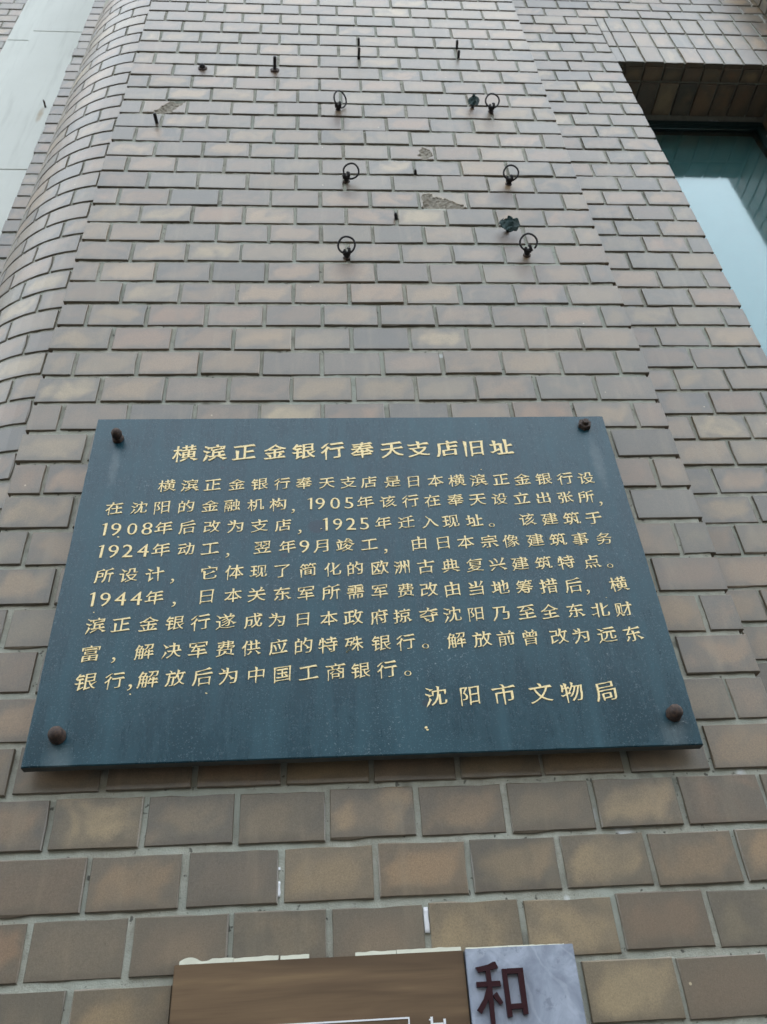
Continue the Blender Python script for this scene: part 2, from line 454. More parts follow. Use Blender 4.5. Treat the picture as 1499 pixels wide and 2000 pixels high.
def damaged(parent, x0, x1, z, region, seed):
    """a tile with part of its face spalled off"""
    w, h = x1 - x0, BH; nx, nz = 46, 26
    bm = bmesh.new(); uvl = bm.loops.layers.uv.verify(); rl = bm.verts.layers.float.new('rim')
    g = []; dep = {}
    for j in range(nz + 1):
        row = []
        for i in range(nx + 1):
            x, zz = w * i / nx, h * j / nz
            nn = noise.noise(Vector((x * 90, zz * 90, seed))) * .006
            k = region(x / w, zz / h, nn * 60)
            y = 0
            if k > 0: y = min(.0080, .0015 + k * .022) + .0026 * noise.noise(Vector((x * 160, zz * 160, seed + 4)))
            if i in (0, nx) or j in (0, nz): y = max(y, .0013)
            v = bm.verts.new((x - w / 2, y, zz)); v[rl] = min(x, w - x, zz, h - zz); dep[v] = (k, x, zz); row.append(v)
        g.append(row)
    for j in range(nz):
        for i in range(nx):
            f = bm.faces.new((g[j][i], g[j][i + 1], g[j + 1][i + 1], g[j + 1][i]))
            f.material_index = 1 if sum(dep[v][0] > 0 for v in f.verts) >= 2 else 0
            for l in f.loops: l[uvl].uv = dep[l.vert][1:]
    per = g[0] + [r[-1] for r in g[1:]] + g[-1][-2::-1] + [r[0] for r in g[-2:0:-1]]
    bk = [bm.verts.new((v.co.x, BD, v.co.z)) for v in per]
    for i in range(len(per)):
        j = (i + 1) % len(per); f = bm.faces.new((per[i], bk[i], bk[j], per[j]))
        for l in f.loops: l[uvl].uv = (0, 0)
    me = bpy.data.meshes.new('brick'); bm.to_mesh(me); bm.free()
    me.materials.append(mat_brick_pier); me.materials.append(mat_fract)
    o = link('brick', me, parent, ((x0 + x1) / 2, 0, z + OZ)); o['label'] = 'brick with a spalled, broken face'
    return o

def reg_big(u, v, n):
    lim = .80 * (1 - u) ** .75 + .06 + n * .5 if u > .28 else .92 - abs(u - .2) * .9 + n * .4
    if u < .05 + n * .1: return -1
    return (lim - v) * .5 if not (u > .93) else -1
def reg_mid(u, v, n): return .16 - math.hypot((u - .80) * 1.0, (v - .45) * .42) + n * .22
def reg_left(u, v, n): return .15 - abs((u - .62) + (v - .5) * -.35) * .75 + n * .25
DAM = {(9, 6.5): (reg_big, 3), (12, 6): (reg_mid, 8), (15, .5): (reg_left, 5)}

singles, rest = [], []
FILL = [(545, 1722, 1752, .0042), (831.5, 1772, 1822, .0056), (545, 1694, 1700, .003)]
for k in range(ROW0, ROW1):
    z = k * PZ
    if k % 2 == 0: cells = [(u, u + 1) for u in range(10)]
    else: cells = [(0, .5)] + [(u + .5, u + 1.5) for u in range(9)] + [(9.5, 10)]
    for (a, b) in cells:
        x0, x1 = a * PX + G, b * PX - G
        if a == 0: x0 = .0025
        if b == 10: x1 = 1.1585
        if (k, a) in DAM: f, sd_ = DAM[(k, a)]; damaged(pier, x0, x1, z, f, sd_); continue
        hid = x0 > .15 and x1 < 1.01 and -9 <= k <= -2
        vis = -14 <= k <= 25 and not hid
        (singles if vis and len(singles) < 297 else rest).append((x0, x1, z))
def fillers():
    for (px, pa, pb, wd) in FILL:
        A_ = on_plane(px, pa, .002); B_ = on_plane(px, pb, .002)
        bm = bmesh.new(); box(bm, A_.x - wd / 2, A_.x + wd / 2, .0016, .006, B_.z, A_.z)
        bmesh.ops.subdivide_edges(bm, edges=list(bm.edges), cuts=5, use_grid_fill=True)
        for v in bm.verts: v.co += noise.noise_vector(v.co * 220) * .0009
        link('white_filler', mesh_from(bm, 'white_filler', True), pier, (0, 0, 0), None, mat_white)
for (x0, x1, z) in singles: place(pier, x0, x1, 0.0, z, mat=mat_brick_pier)
items = [(x0, x1, 0.0, z, BH, 0) for (x0, x1, z) in rest]
# returns of the pier
for k in range(ROW0, ROW1):
    z = k * PZ
    for xs, rz in ((.0015, -pi / 2), (1.1595, pi / 2)):
        bmw = .098
        items.append((xs - bmw / 2, xs + bmw / 2, .066, z, BH, rz))
stuff_bricks(pier, items, mat_brick_pier)

# --------------------------------------------------------------- wall beside the window
YW = .123; XW = 1.514; XR = 2.094; Z0S = 1.369
LIN = Z0S + 5 * PZ            # underside of the lintel
SILL = -.20
wwall = thing('brick_window_wall', (1.8, .2, 0), 'set-back brown brick wall around the window, right of the plaque pier', 'wall')
bm = bmesh.new()
def sheet(x0, x1, z0, z1):
    mortar_sheet(bm, lambda u, v: (Vector((x0 + u * (x1 - x0), YW + REC, z0 + OZ + v * (z1 - z0))), N0), max(2, int((x1 - x0) * 120)), max(2, int((z1 - z0) * 120)))
zlo = ROW0 * PZ - .01; zhi = ROW1 * PZ
sheet(1.158, XW - .006, zlo, zhi); sheet(XW - .006, XR + .006, LIN + .005, zhi); sheet(XR + .006, 2.20, zlo, zhi); sheet(XW - .006, XR + .006, zlo, SILL - .05)
link('mortar', mesh_from(bm, 'mortar', True), wwall, (0, 0, 0), None, mat_mortar)
bm = bmesh.new(); c0 = YW + REC + .004
box(bm, 1.155, XW - .008, c0, .50, zlo + OZ, zhi + OZ)
box(bm, XR + .008, 2.20, c0, .50, zlo + OZ, zhi + OZ)
box(bm, XW - .008, XR + .008, c0, .50, LIN + .008 + OZ, zhi + OZ)
box(bm, XW - .008, XR + .008, c0, .50, zlo + OZ, SILL - .05 + OZ)
link('mortar_core', mesh_from(bm, 'mortar_core'), wwall, (0, 0, 0), None, mat_mortar)

lot = []
imax = int((Z0S - zlo) / PZ)
i = -13
while Z0S - i * PZ > zlo:
    z = Z0S - i * PZ
    if i >= -4 or (-10 < i < -4):
        off = [(-.5, 0), (-1.5, -.5), (-2.5, -1.5), (-3.1, -2.5)] if i % 2 == 0 else [(-1, 0), (-2, -1), (-3, -2), (-3.1, -3)]
        for a, b in off:
            x0, x1 = XW + a * PX + G, XW + b * PX - G
            if b == 0: x1 = XW - (0 if i >= -5 else .004)
            x0 = max(x0, 1.1605)
            if x1 - x0 < .02: continue
            lot.append((x0, x1, z))
        if i >= -4:
            o2 = [(0, .5)] if i % 2 == 0 else [(0, 1)]
    else:
        x = 1.162 + (0 if i % 2 else -.058); 
        while x < 2.17:
            x0, x1 = max(x, 1.1605) + G, min(x + PX, 2.20) - G
            if x1 - x0 > .015: lot.append((x0, x1, z))
            x += PX
    i += 1
# right of the window
i = -9
while Z0S - i * PZ > zlo:
    z = Z0S - i * PZ
    if -9 <= i < -5: lot.append((2.1675, 2.198, z))
    else: lot.append((XR, 2.198, z))
    i += 1
# below the sill
i = int((Z0S - SILL + .05) / PZ) + 1
rest = []
while Z0S - i * PZ > zlo:
    x = XW + (0 if i % 2 else -.058)
    while x < XR - .01:
        x0, x1 = max(x + G, XW + G), min(x + PX - G, XR - G)
        if x1 - x0 > .02: rest.append((x0, x1, YW, Z0S - i * PZ, BH, 0))
        x += PX
    i += 1
lot.sort(key=lambda b: (b[2] < -.75, b[0] > 2.09 and b[2] < 1.6))
for (x0, x1, z) in lot[:225]: place(wwall, x0, x1, YW, z)
rest += [(x0, x1, YW, z, BH, 0) for (x0, x1, z) in lot[225:]]
# soldier tiles over the window, three tiers
SX = .0684
for t in range(3):
    z = LIN + .002 + t * .1165
    x = 1.5445
    place(wwall, 1.5135, x - .0035, YW, z, .110)
    while x < 2.16:
        place(wwall, x + .0008, min(x + SX - .0062, 2.165), YW - .0004, z, .1095); x += SX
# soffit of the lintel: tiles lie face down
bmS = bmesh.new()
x = 1.5445 - SX
while x < XR + .01:
    x0, x1 = max(x + .003, XW), min(x + SX - .003, XR)
    if x1 - x0 > .01:
        for (ya, yb) in ((YW + .016, YW + .060), (YW + .068, YW + .176)):
            me = brick_mesh(x1 - x0, yb - ya, random.randrange(7), None, mat_brick, .012)
            link('brick', me, wwall, ((x0 + x1) / 2, yb, LIN + OZ - .001 + random.gauss(0, .0006)), (R_(90), 0, 0))
    x += SX
bmS.free()
# jambs of the opening
for k in range(int((LIN - SILL) / PZ)):
    z = LIN - (k + 1) * PZ
    rest.append((XW - .096, XW + .096, YW + .112, z, BH, pi / 2))
    rest.append((XR - .096, XR + .096, YW + .112, z, BH, -pi / 2))
stuff_bricks(wwall, rest, mat_brick)

# --------------------------------------------------------------- rounded corner
CX, CY, CR = -.0191, .4633, .3468
rnd_ = thing('rounded_brick_corner', (CX, CY, 0), 'rounded brick corner curving back left of the plaque pier', 'wall')
bm = bmesh.new(); A1 = pi / 2 + .06
def cylP(r):
    def P(u, v):
        a = -.06 + u * (A1 + .06); nr = Vector((-sin(a), -cos(a), 0))
        return Vector((CX, CY, zlo + OZ + v * (zhi - zlo))) + nr * r, nr
    return P
mortar_sheet(bm, cylP(CR - REC), 90, 560)
link('mortar', mesh_from(bm, 'mortar', True), rnd_, (0, 0, 0), None, mat_mortar)
AP = .1185; RZ0 = .778
n = -21; cnt = 0; extra = []
while RZ0 - n * PZ > zlo:
    z = RZ0 - n * PZ
    if z > zhi - .05: n += 1; continue
    s = .155 - 2 * AP if n % 2 == 0 else .0945 - AP
    while s < .56:
        a0, a1 = max(s, -.018) + G, min(s + AP, .548) - G
        if a1 - a0 > .018:
            am = (a0 + a1) / 2 / CR
            if z > -.45:
                me = brick_mesh(a1 - a0, BH, random.randrange(6), CR, mat_brick)
                c = Vector((CX - CR * sin(am), CY - CR * cos(am), z + OZ + random.gauss(0, .0005)))
                link('brick', me, rnd_, c, (0, 0, -am + random.gauss(0, .003))); cnt += 1
            else: extra.append((a1 - a0, am, z))
        s += AP
    n += 1
bm = bmesh.new()
for q, (w_, am, z) in enumerate(extra):
    T = Matrix.Translation((CX - CR * sin(am), CY - CR * cos(am), z + OZ)) @ Matrix.Rotation(-am, 4, 'Z')
    brick_into(bm, w_, BH, 900 + q, CR, T)
me = bpy.data.meshes.new('brick'); bm.to_mesh(me); bm.free()
link('brick', me, rnd_, (0, 0, 0), None, mat_brick, 'stuff')
print('corner bricks', cnt)

# --------------------------------------------------------------- narrow strip, pale stone, far wall
YS = .53
strip = thing('narrow_brick_strip', (-.44, YS, 0), 'narrow brick strip between the rounded corner and the pale stone', 'wall')
bm = bmesh.new()
mortar_sheet(bm, lambda u, v: (Vector((-.512 + u * .16, YS + REC, zlo + OZ + v * (3.9 - zlo))), N0), 20, 500)
link('mortar', mesh_from(bm, 'mortar', True), strip, (0, 0, 0), None, mat_mortar)
bm = bmesh.new(); box(bm, -.511, -.352, YS + REC + .004, .85, zlo + OZ, 3.9 + OZ); link('mortar_core', mesh_from(bm, 'core'), strip, (0, 0, 0), None, mat_mortar)
k = 0; z = 3.1905 + 8 * PZ
rs = []
while z > zlo:
    j = random.gauss(0, .0015)
    if z > 1.1: place(strip, -.516 + j, -.402, YS, z)
    else: rs.append((-.516 + j, -.402, YS, z, BH, 0))
    rs.append((-.396, -.372, YS, z, BH, 0))
    z -= PZ; k += 1
stuff_bricks(strip, rs, mat_brick)

pil = thing('pale_stone_pilaster', (-.65, YS, 0), 'pale off-white stone pilaster at the upper left with a rusty nail', 'pilaster')
zs = [-2.6, .59, 1.735, 2.88, 4.02, 5.0]
for a, b in zip(zs, zs[1:]):
    bm = bmesh.new()
    # L-shaped block: broad face and a rebated left margin
    prof = [(-.735, YS + .012), (-.5175, YS + .012), (-.5175, .84), (-.86, .84), (-.86, YS + .052), (-.735, YS + .052)]
    lo = [bm.verts.new((x, y, a + .0015 + OZ)) for x, y in prof]; hi = [bm.verts.new((x, y, b - .0015 + OZ)) for x, y in prof]
    bm.faces.new(lo[::-1]); bm.faces.new(hi)
    for q in range(6): bm.faces.new((lo[q], lo[(q + 1) % 6], hi[(q + 1) % 6], hi[q]))
    bmesh.ops.recalc_face_normals(bm, faces=bm.faces)
    bmesh.ops.bevel(bm, geom=[e for e in bm.edges if e.calc_face_angle(0) > .5], offset=.0025, segments=2, affect='EDGES')
    link('stone_block', mesh_from(bm, 'stone_block'), pil, (0, 0, 0), None, mat_stone)
bm = bmesh.new(); box(bm, -.855, -.5195, YS + .06, .83, OZ - 2.6, OZ + 4.9); link('joint_mortar', mesh_from(bm, 'jm'), pil, (0, 0, 0), None, mat_mortar)
nail = thing('rusty_nail', (-.547, YS + .012, 2.195 + OZ), 'small rusty nail sticking out of the pale stone pilaster', 'nail')
bm = bmesh.new(); tube(bm, [(-.547, YS + .02, 2.193 + OZ), (-.548, YS - .008, 2.197 + OZ), (-.550, YS - .015, 2.199 + OZ)], [.0042, .0036, .002], 8)
link('shank', mesh_from(bm, 'shank', True), nail, (0, 0, 0), None, mat_rust)

YF = .655
far = thing('far_left_brick_wall', (-1.4, YF, 0), 'set-back brick wall at the top left beyond the pale stone', 'wall')
bm = bmesh.new()
mortar_sheet(bm, lambda u, v: (Vector((-2.6 + u * 1.73, YF + REC, .8 + OZ + v * 3.6)), N0), 120, 240)
link('mortar', mesh_from(bm, 'mortar', True), far, (0, 0, 0), None, mat_mortar)
bm = bmesh.new(); box(bm, -2.6, -.862, YF + REC + .004, 1.0, OZ - 2.6, OZ + 4.4); link('mortar_core', mesh_from(bm, 'core'), far, (0, 0, 0), None, mat_mortar)
lot = []; z = 3.40 + 12 * PZ; k = 0
while z > 1.0:
    x = -.862 - (PX if k % 2 else PX / 2)
    while x > -2.55:
        x0, x1 = x + G, min(x + PX, -.862) - G
        lot.append((x0, x1, z)); x -= PX
    z -= PZ; k += 1
near = [b for b in lot if b[0] > -1.45 and b[2] > 2.2]
for (x0, x1, z) in near[:290]: place(far, x0, x1, YF, z)
s_ = set(near[:290]); stuff_bricks(far, [(x0, x1, YF, z, BH, 0) for (x0, x1, z) in lot if (x0, x1, z) not in s_], mat_brick)

# --------------------------------------------------------------- right-hand pier (only its flank shows)
rp = thing('right_brick_pier', (2.75, .06, 0), 'projecting brick pier at the top right corner beyond the window', 'pier')
XP = 2.168
bm = bmesh.new(); box(bm, XP + .008, 3.30, REC, .5, zlo + OZ, zhi + OZ)
link('mortar', mesh_from(bm, 'mortar'), rp, (0, 0, 0), None, mat_mortar)
its = []
for k in range(ROW0, ROW1):
    z = k * PZ
    x = XP
    while x < 3.3:
        its.append((x + (0 if x == XP else G), x + (PX / 2 if (x == XP and k % 2) else PX) - G, 0, z, BH, 0)); x += (PX / 2 if (x == XP and k % 2) else PX)
    if z > 1.6:
        me = brick_mesh(.105, BH, random.randrange(7), None, mat_brick)
        link('brick', me, rp, (XP, .069, z + OZ), (0, 0, -pi / 2))
    else: its.append((XP - .0525, XP + .0525, .069, z, BH, -pi / 2))
stuff_bricks(rp, its, mat_brick)

# --------------------------------------------------------------- window
YG = .327
win = thing('tall_window', ((XW + XR) / 2, YG, SILL + OZ), 'tall dark green framed window reflecting blue sky, upper right', 'window')
def part_box(name, parent, a, mat, bev=.002):
    bm = bmesh.new(); box(bm, *a); bmesh.ops.recalc_face_normals(bm, faces=bm.faces)
    if bev: bmesh.ops.bevel(bm, geom=list(bm.edges), offset=bev, segments=2, affect='EDGES')
    return link(name, mesh_from(bm, name), parent, (0, 0, 0), None, mat)
zt_, zs_ = LIN + OZ, SILL + OZ
part_box('top_rail', win, (XW + .002, XR - .002, YG - .012, YG + .05, zt_ - .030, zt_ - .003), mat_frame)
part_box('bottom_rail', win, (XW + .002, XR - .002, YG - .012, YG + .05, zs_, zs_ + .05), mat_frame)
part_box('stile', win, (XW + .002, XW + .03, YG - .010, YG + .05, zs_ + .051, zt_ - .031), mat_frame)
part_box('stile', win, (XR - .03, XR - .002, YG - .010, YG + .05, zs_ + .051, zt_ - .031), mat_frame)
gl = part_box('pane', win, (XW + .031, XR - .031, YG + .001, YG + .006, zs_ + .052, zt_ - .032), mat_glass, 0)
part_box('film', win, (XW + .031, XR - .031, YG + .030, YG + .034, zs_ + .052, zt_ - .032), mat_blind, 0)
part_box('sill', win, (XW - .002, XR + .002, YW - .02, YG + .02, zs_ - .045, zs_ - .002), mat_stone, .004)
hd = link('handle', bpy.data.meshes.new('handle'), win)
bm = bmesh.new(); tube(bm, [(2.078, YG - .012, 1.62 + OZ), (2.078, YG - .03, 1.617 + OZ), (2.077, YG - .034, 1.59 + OZ), (2.072, YG - .03, 1.53 + OZ), (2.070, YG - .02, 1.515 + OZ)], [.006, .006, .005, .004, .003], 8)
bmesh.ops.recalc_face_normals(bm, faces=bm.faces)
bmesh.ops.translate(bm, verts=bm.verts, vec=-wl_of(win)); bm.to_mesh(hd.data); bm.free(); hd.data.materials.append(flat('dull_zinc', (.25, .27, .27), .5, .5)); hd.location = (0, 0, 0)

# --------------------------------------------------------------- building mass, ground
mass = thing('building', (1, 5, 0), 'brick bank building behind the facade pieces, its unseen height stretched to shade the street', 'building')
bm = bmesh.new()
box(bm, -6, 1.30, .86, 3.0, 0, 40); box(bm, 2.40, 8, .52, 3.0, 0, 40); box(bm, -6, 8, 3.0, 14, 0, 40)  # unseen mass, stretched upward so its shadow covers the street
box(bm, 1.30, 2.40, .52, 3.0, 0, OZ - .9); box(bm, 1.30, 2.40, .52, 3.0, OZ + 2.0, 40)
box(bm, -6, -2.65, .66, .86, 0, 40); box(bm, 3.35, 8, .05, .52, 0, 40); box(bm, -.35, 1.30, .50, .86, 0, 40)
link('wall', mesh_from(bm, 'wall'), mass, (0, 0, 0), None, mat_inside)
bm = bmesh.new(); box(bm, -6, -.0, .42, .85, OZ + 5.1, 40); box(bm, 0, 3.3, -.02, .50, OZ + zhi + .01, 40); box(bm, -.36, -.001, .125, .415, OZ + zhi + .01, 40)  # upper storeys out of view, their height added to hold off the sun
link('added_upper_wall', mesh_from(bm, 'added_upper_wall'), mass, (0, 0, 0), None, mat_plaster)
bm = bmesh.new(); box(bm, -.02, 3.35, -.05, .10, 0, OZ + zlo - .012); box(bm, -2.6, -.022, .10, .48, 0, OZ + zlo - .012)
link('plinth', mesh_from(bm, 'plinth'), mass, (0, 0, 0), None, mat_plaster)

def ground(name, x0, x1, y0, y1, z, mat):
    bm = bmesh.new(); box(bm, x0, x1, y0, y1, z - .3, z)
    o = link(name, mesh_from(bm, name), None, (0, 0, 0), None, mat); o['kind'] = 'structure'
# --------------------------------------------------------------- the houses across the street (behind the camera)
def across(x0, x1, y, d_, h, mat, lab, fl, nw):
    t = thing('street_house', ((x0 + x1) / 2, y - d_ / 2, 0), lab, 'building', 'houses across the street')
    part_box('wall', t, (x0, x1, y - d_, y, 0, h), mat, 0)
    part_box('roof', t, (x0 - .3, x1 + .3, y - d_ - .3, y + .35, h + .002, h + .35), mat_plaster, 0)
    me = None
    for f in range(fl):
        for k in range(nw):
            cx_ = x0 + (k + .5) * (x1 - x0) / nw; cz_ = 1.0 + f * (h - .6) / fl
            if me is None:
                bm = bmesh.new(); box(bm, -.62, .62, 0, .06, 0, 1.6); me = mesh_from(bm, 'window'); me.materials.append(mat_frame)
                bm = bmesh.new(); box(bm, -.52, .52, .061, .075, .1, 1.5); mp = mesh_from(bm, 'pane'); mp.materials.append(mat_pane2)
            wo = link('window', me, t, (cx_, y + .001, cz_)); link('pane', mp, wo, (cx_, y + .001, cz_))
mat_pane2 = flat('dark_far_pane', (.03, .04, .045), .08, .5, 2, .1)
mat_w1 = flat('grey_brown_house_wall', (.10, .085, .07), .9, .2, 1.5, .2)
mat_w2 = flat('ochre_house_wall', (.12, .10, .075), .9, .2, 1.5, .2)
across(-26, -9.5, -17, 9, 10.5, mat_w1, 'grey brown three storey house across the street to the left', 3, 6)
across(-9.2, 5.0, -16, 9, 9.6, mat_w2, 'ochre three storey house straight across the street', 3, 5)
across(5.3, 25, -17, 9, 11.0, mat_w1, 'taller grey brown house across the street to the right', 3, 7)

ground('ground', -200, 200, -200, 200, -.13, mat_asphalt)
ground('pavement', -30, 30, -4.5, 14, 0, mat_pave)

# --------------------------------------------------------------- the plaque
PX0, PX1, PZ0, PZ1, PF, PT = .1348, 1.0262, -.6915, -.0752, -.031, .0150
plq = thing('stone_plaque', ((PX0 + PX1) / 2, PF, PZ0 + OZ), 'large dark blue-grey granite plaque with gold Chinese writing, bolted to the brick pier', 'plaque')
bm = bmesh.new()
NXp = 60
def pl_edge(t, s): return .0006 * noise.noise(Vector((t * 30, s, 0))) + .0004 * noise.noise(Vector((t * 90, s, 3)))
per = []
for i in range(NXp): t = i / NXp; per.append((PX0 + t * (PX1 - PX0), PZ0 + pl_edge(t, 1)))
for i in range(NXp): t = i / NXp; per.append((PX1 + pl_edge(t, 2) - .0020 * t, PZ0 + t * (PZ1 - PZ0)))
for i in range(NXp): t = i / NXp; per.append((PX1 - .002 - t * (PX1 - PX0 - .002), PZ1 + pl_edge(t, 3)))
for i in range(NXp): t = i / NXp; per.append((PX0 + pl_edge(t, 4), PZ1 - t * (PZ1 - PZ0)))
cxm, czm = (PX0 + PX1) / 2, (PZ0 + PZ1) / 2
def ringp(y, ins):
    out = []
    for x, z in per:
        out.append(bm.verts.new((x - ins * (1 if x > cxm else -1) * (abs(x - cxm) > .44), y, z + OZ - ins * (1 if z > czm else -1) * (abs(z - czm) > .305))))
    return out
r0 = ringp(PF, .0014); r1 = ringp(PF + .0014, 0); r2 = ringp(PF + PT, 0)
fcap = bm.faces.new(r0)
for A, B_, mi in ((r0, r1, 0), (r1, r2, 1)):
    for i in range(len(A)):
        j = (i + 1) % len(A); f = bm.faces.new((A[i], B_[i], B_[j], A[j])); f.material_index = mi
bkf = bm.faces.new(r2[::-1]); bkf.material_index = 1
me = mesh_from(bm, 'slab'); me.materials.append(mat_granite); me.materials.append(mat_edge)
link('slab', me, plq)

# ---- brushed lettering: outlines of the built-in typeface reshaped into brush strokes
def glyph_loops(ch):
    cu = bpy.data.curves.new('g', 'FONT'); cu.body = ch; cu.resolution_u = 3; cu.fill_mode = 'NONE' if False else cu.fill_mode
    o = bpy.data.objects.new('g', cu); COL.objects.link(o)
    bpy.context.view_layer.update()
    dg = bpy.context.evaluated_depsgraph_get()
    me = bpy.data.meshes.new_from_object(o.evaluated_get(dg))
    adj = {}
    polys_edges = {}
    for p in me.polygons:
        for ek in p.edge_keys: polys_edges[ek] = polys_edges.get(ek, 0) + 1
    for e in me.edges:
        k = tuple(sorted(e.vertices))
        if polys_edges.get(k, 1) == 1:
            a, b = e.vertices; adj.setdefault(a, []).append(b); adj.setdefault(b, []).append(a)
    loops = []; seen = set()
    for s in list(adj):
        if s in seen: continue
        lp = [s]; seen.add(s); cur = s
        while True:
            nx = [q for q in adj[cur] if q not in seen]
            if not nx: break
            cur = nx[0]; seen.add(cur); lp.append(cur)
        if len(lp) > 2: loops.append([Vector((me.vertices[i].co.x, me.vertices[i].co.y)) for i in lp])
    bpy.data.objects.remove(o); bpy.data.curves.remove(cu); bpy.data.meshes.remove(me)
    return loops

def area(l): return sum(l[i - 1].x * l[i].y - l[i].x * l[i - 1].y for i in range(len(l))) / 2
def inside(pt, l):
    c = False
    for i in range(len(l)):
        a, b = l[i - 1], l[i]
        if (a.y > pt.y) != (b.y > pt.y) and pt.x < (b.x - a.x) * (pt.y - a.y) / (b.y - a.y) + a.x: c = not c
    return c

def crosses(l):
    n = len(l)
    def o(a, b, c): return (b.x - a.x) * (c.y - a.y) - (b.y - a.y) * (c.x - a.x)
    for i in range(n):
        a, b = l[i], l[(i + 1) % n]
        for j in range(i + 2, n):
            if i == 0 and j == n - 1: continue
            c, d_ = l[j], l[(j + 1) % n]
            if o(a, b, c) * o(a, b, d_) < 0 and o(c, d_, a) * o(c, d_, b) < 0: return True
    return False

def brushify(loops, seed, cjk=True, bold=0.0):
    out = []
    for li, l in enumerate(loops):
        depth = sum(inside(l[0], o) for oi, o in enumerate(loops) if oi != li)
        want = 1 if depth % 2 == 0 else -1
        if area(l) * want < 0: l = l[::-1]
        n = len(l); q = [v.copy() for v in l]
        # contrast: thin the horizontals, keep the verticals
        for i in range(n):
            a, b, c = l[i - 1], l[i], l[(i + 1) % n]
            mv = Vector((0, 0))
            for s in (b - a, c - b):
                if s.length < 1e-5: continue
                s = s.normalized(); nr = Vector((s.y, -s.x))           # outward for ccw
                mv += nr * ((-.019 if cjk else -.022) * abs(nr.y) + (.006 if cjk else .002) * abs(nr.x) + bold) * .5
            q[i] = b + mv
        if cjk:
            for i in range(n):
                a, b, c, e = l[i - 1], l[i], l[(i + 1) % n], l[(i + 2) % n]
                t = c - b
                if not (.03 < t.length < .115): continue
                d1, d2 = (b - a), (e - c)
                if d1.length < .04 or d2.length < .04: continue
                d1 = d1.normalized(); d2 = d2.normalized(); tn = t.normalized()
                if d1.cross(tn) < .6 or tn.cross(d2) < .6: continue
                dr = (d1 - d2).normalized()                            # way the stroke runs out
                j = (i + 1) % n; mid = (q[i] + q[j]) / 2
                if dr.x > .85:                                        # end of a horizontal: pressed stop
                    lo, hi = (i, j) if q[i].y < q[j].y else (j, i)
                    q[hi] += Vector((-.034, .046)); q[lo] += Vector((.030, -.016))
                elif dr.x < -.85:                                     # start of a horizontal
                    lo, hi = (i, j) if q[i].y < q[j].y else (j, i)
                    q[hi] += Vector((-.038, .020)); q[lo] += Vector((.026, -.010))
                elif dr.y > .8:                                       # head of a vertical
                    le, ri = (i, j) if q[i].x < q[j].x else (j, i)
                    q[le] += Vector((-.038, .034)); q[ri] += Vector((.010, -.030))
                elif dr.y < -.92:                                     # foot of a vertical
                    q[i] = q[i].lerp(mid, .45) + Vector((0, -.025)); q[j] = q[j].lerp(mid, .45) + Vector((0, -.045))
                elif dr.x < 0:                                        # falling left: drawn to a point
                    q[i] = q[i].lerp(mid, .78) + dr * .05; q[j] = q[j].lerp(mid, .78) + dr * .06
                else:                                                 # falling right: spread foot
                    lo, hi = (i, j) if q[i].y < q[j].y else (j, i)
                    q[lo] += dr * .01 + Vector((-.040, -.026)); q[hi] += Vector((.085, -.006))
        k_ = 1.0
        while k_ > .2 and crosses([a.lerp(b, k_) for a, b in zip(l, q)]): k_ *= .7
        q = [a.lerp(b, k_ if k_ > .2 else 0) for a, b in zip(l, q)]
        # resample and let the hand wobble
        res = []
        for i in range(n):
            a, b = q[i], q[(i + 1) % n]; m_ = max(1, int((b - a).length / .12))
            for k in range(m_):
                p = a.lerp(b, k / m_)
                w = noise.noise_vector(Vector((p.x * 5, p.y * 5, seed))) * (.014 if cjk else .004)
                tg = (l[(i + 1) % n] - l[i]); tg = Vector((tg.y, -tg.x)).normalized() if tg.length > 1e-6 else Vector((0, 0))
                sw = .010 * noise.noise(Vector((p.x * 7, p.y * 7, seed + 20))) if cjk else 0      # pressure of the brush
                if cjk and m_ > 2: sw -= .010 * sin(pi * k / m_)                                   # strokes waist in the middle
                res.append(Vector((p.x + w.x + tg.x * sw, p.y + w.y + tg.y * sw)))
        out.append(res)
    return out

fillers()

_gl = {}
def glyph(ch):
    if ch == '1': return [[Vector(p) for p in ((.27, -.01), (.36, .0), (.37, .40), (.37, .73), (.32, .73), (.16, .63), (.17, .585), (.275, .625), (.275, .4))]]
    if ch not in _gl: _gl[ch] = glyph_loops(ch)
    return _gl[ch]

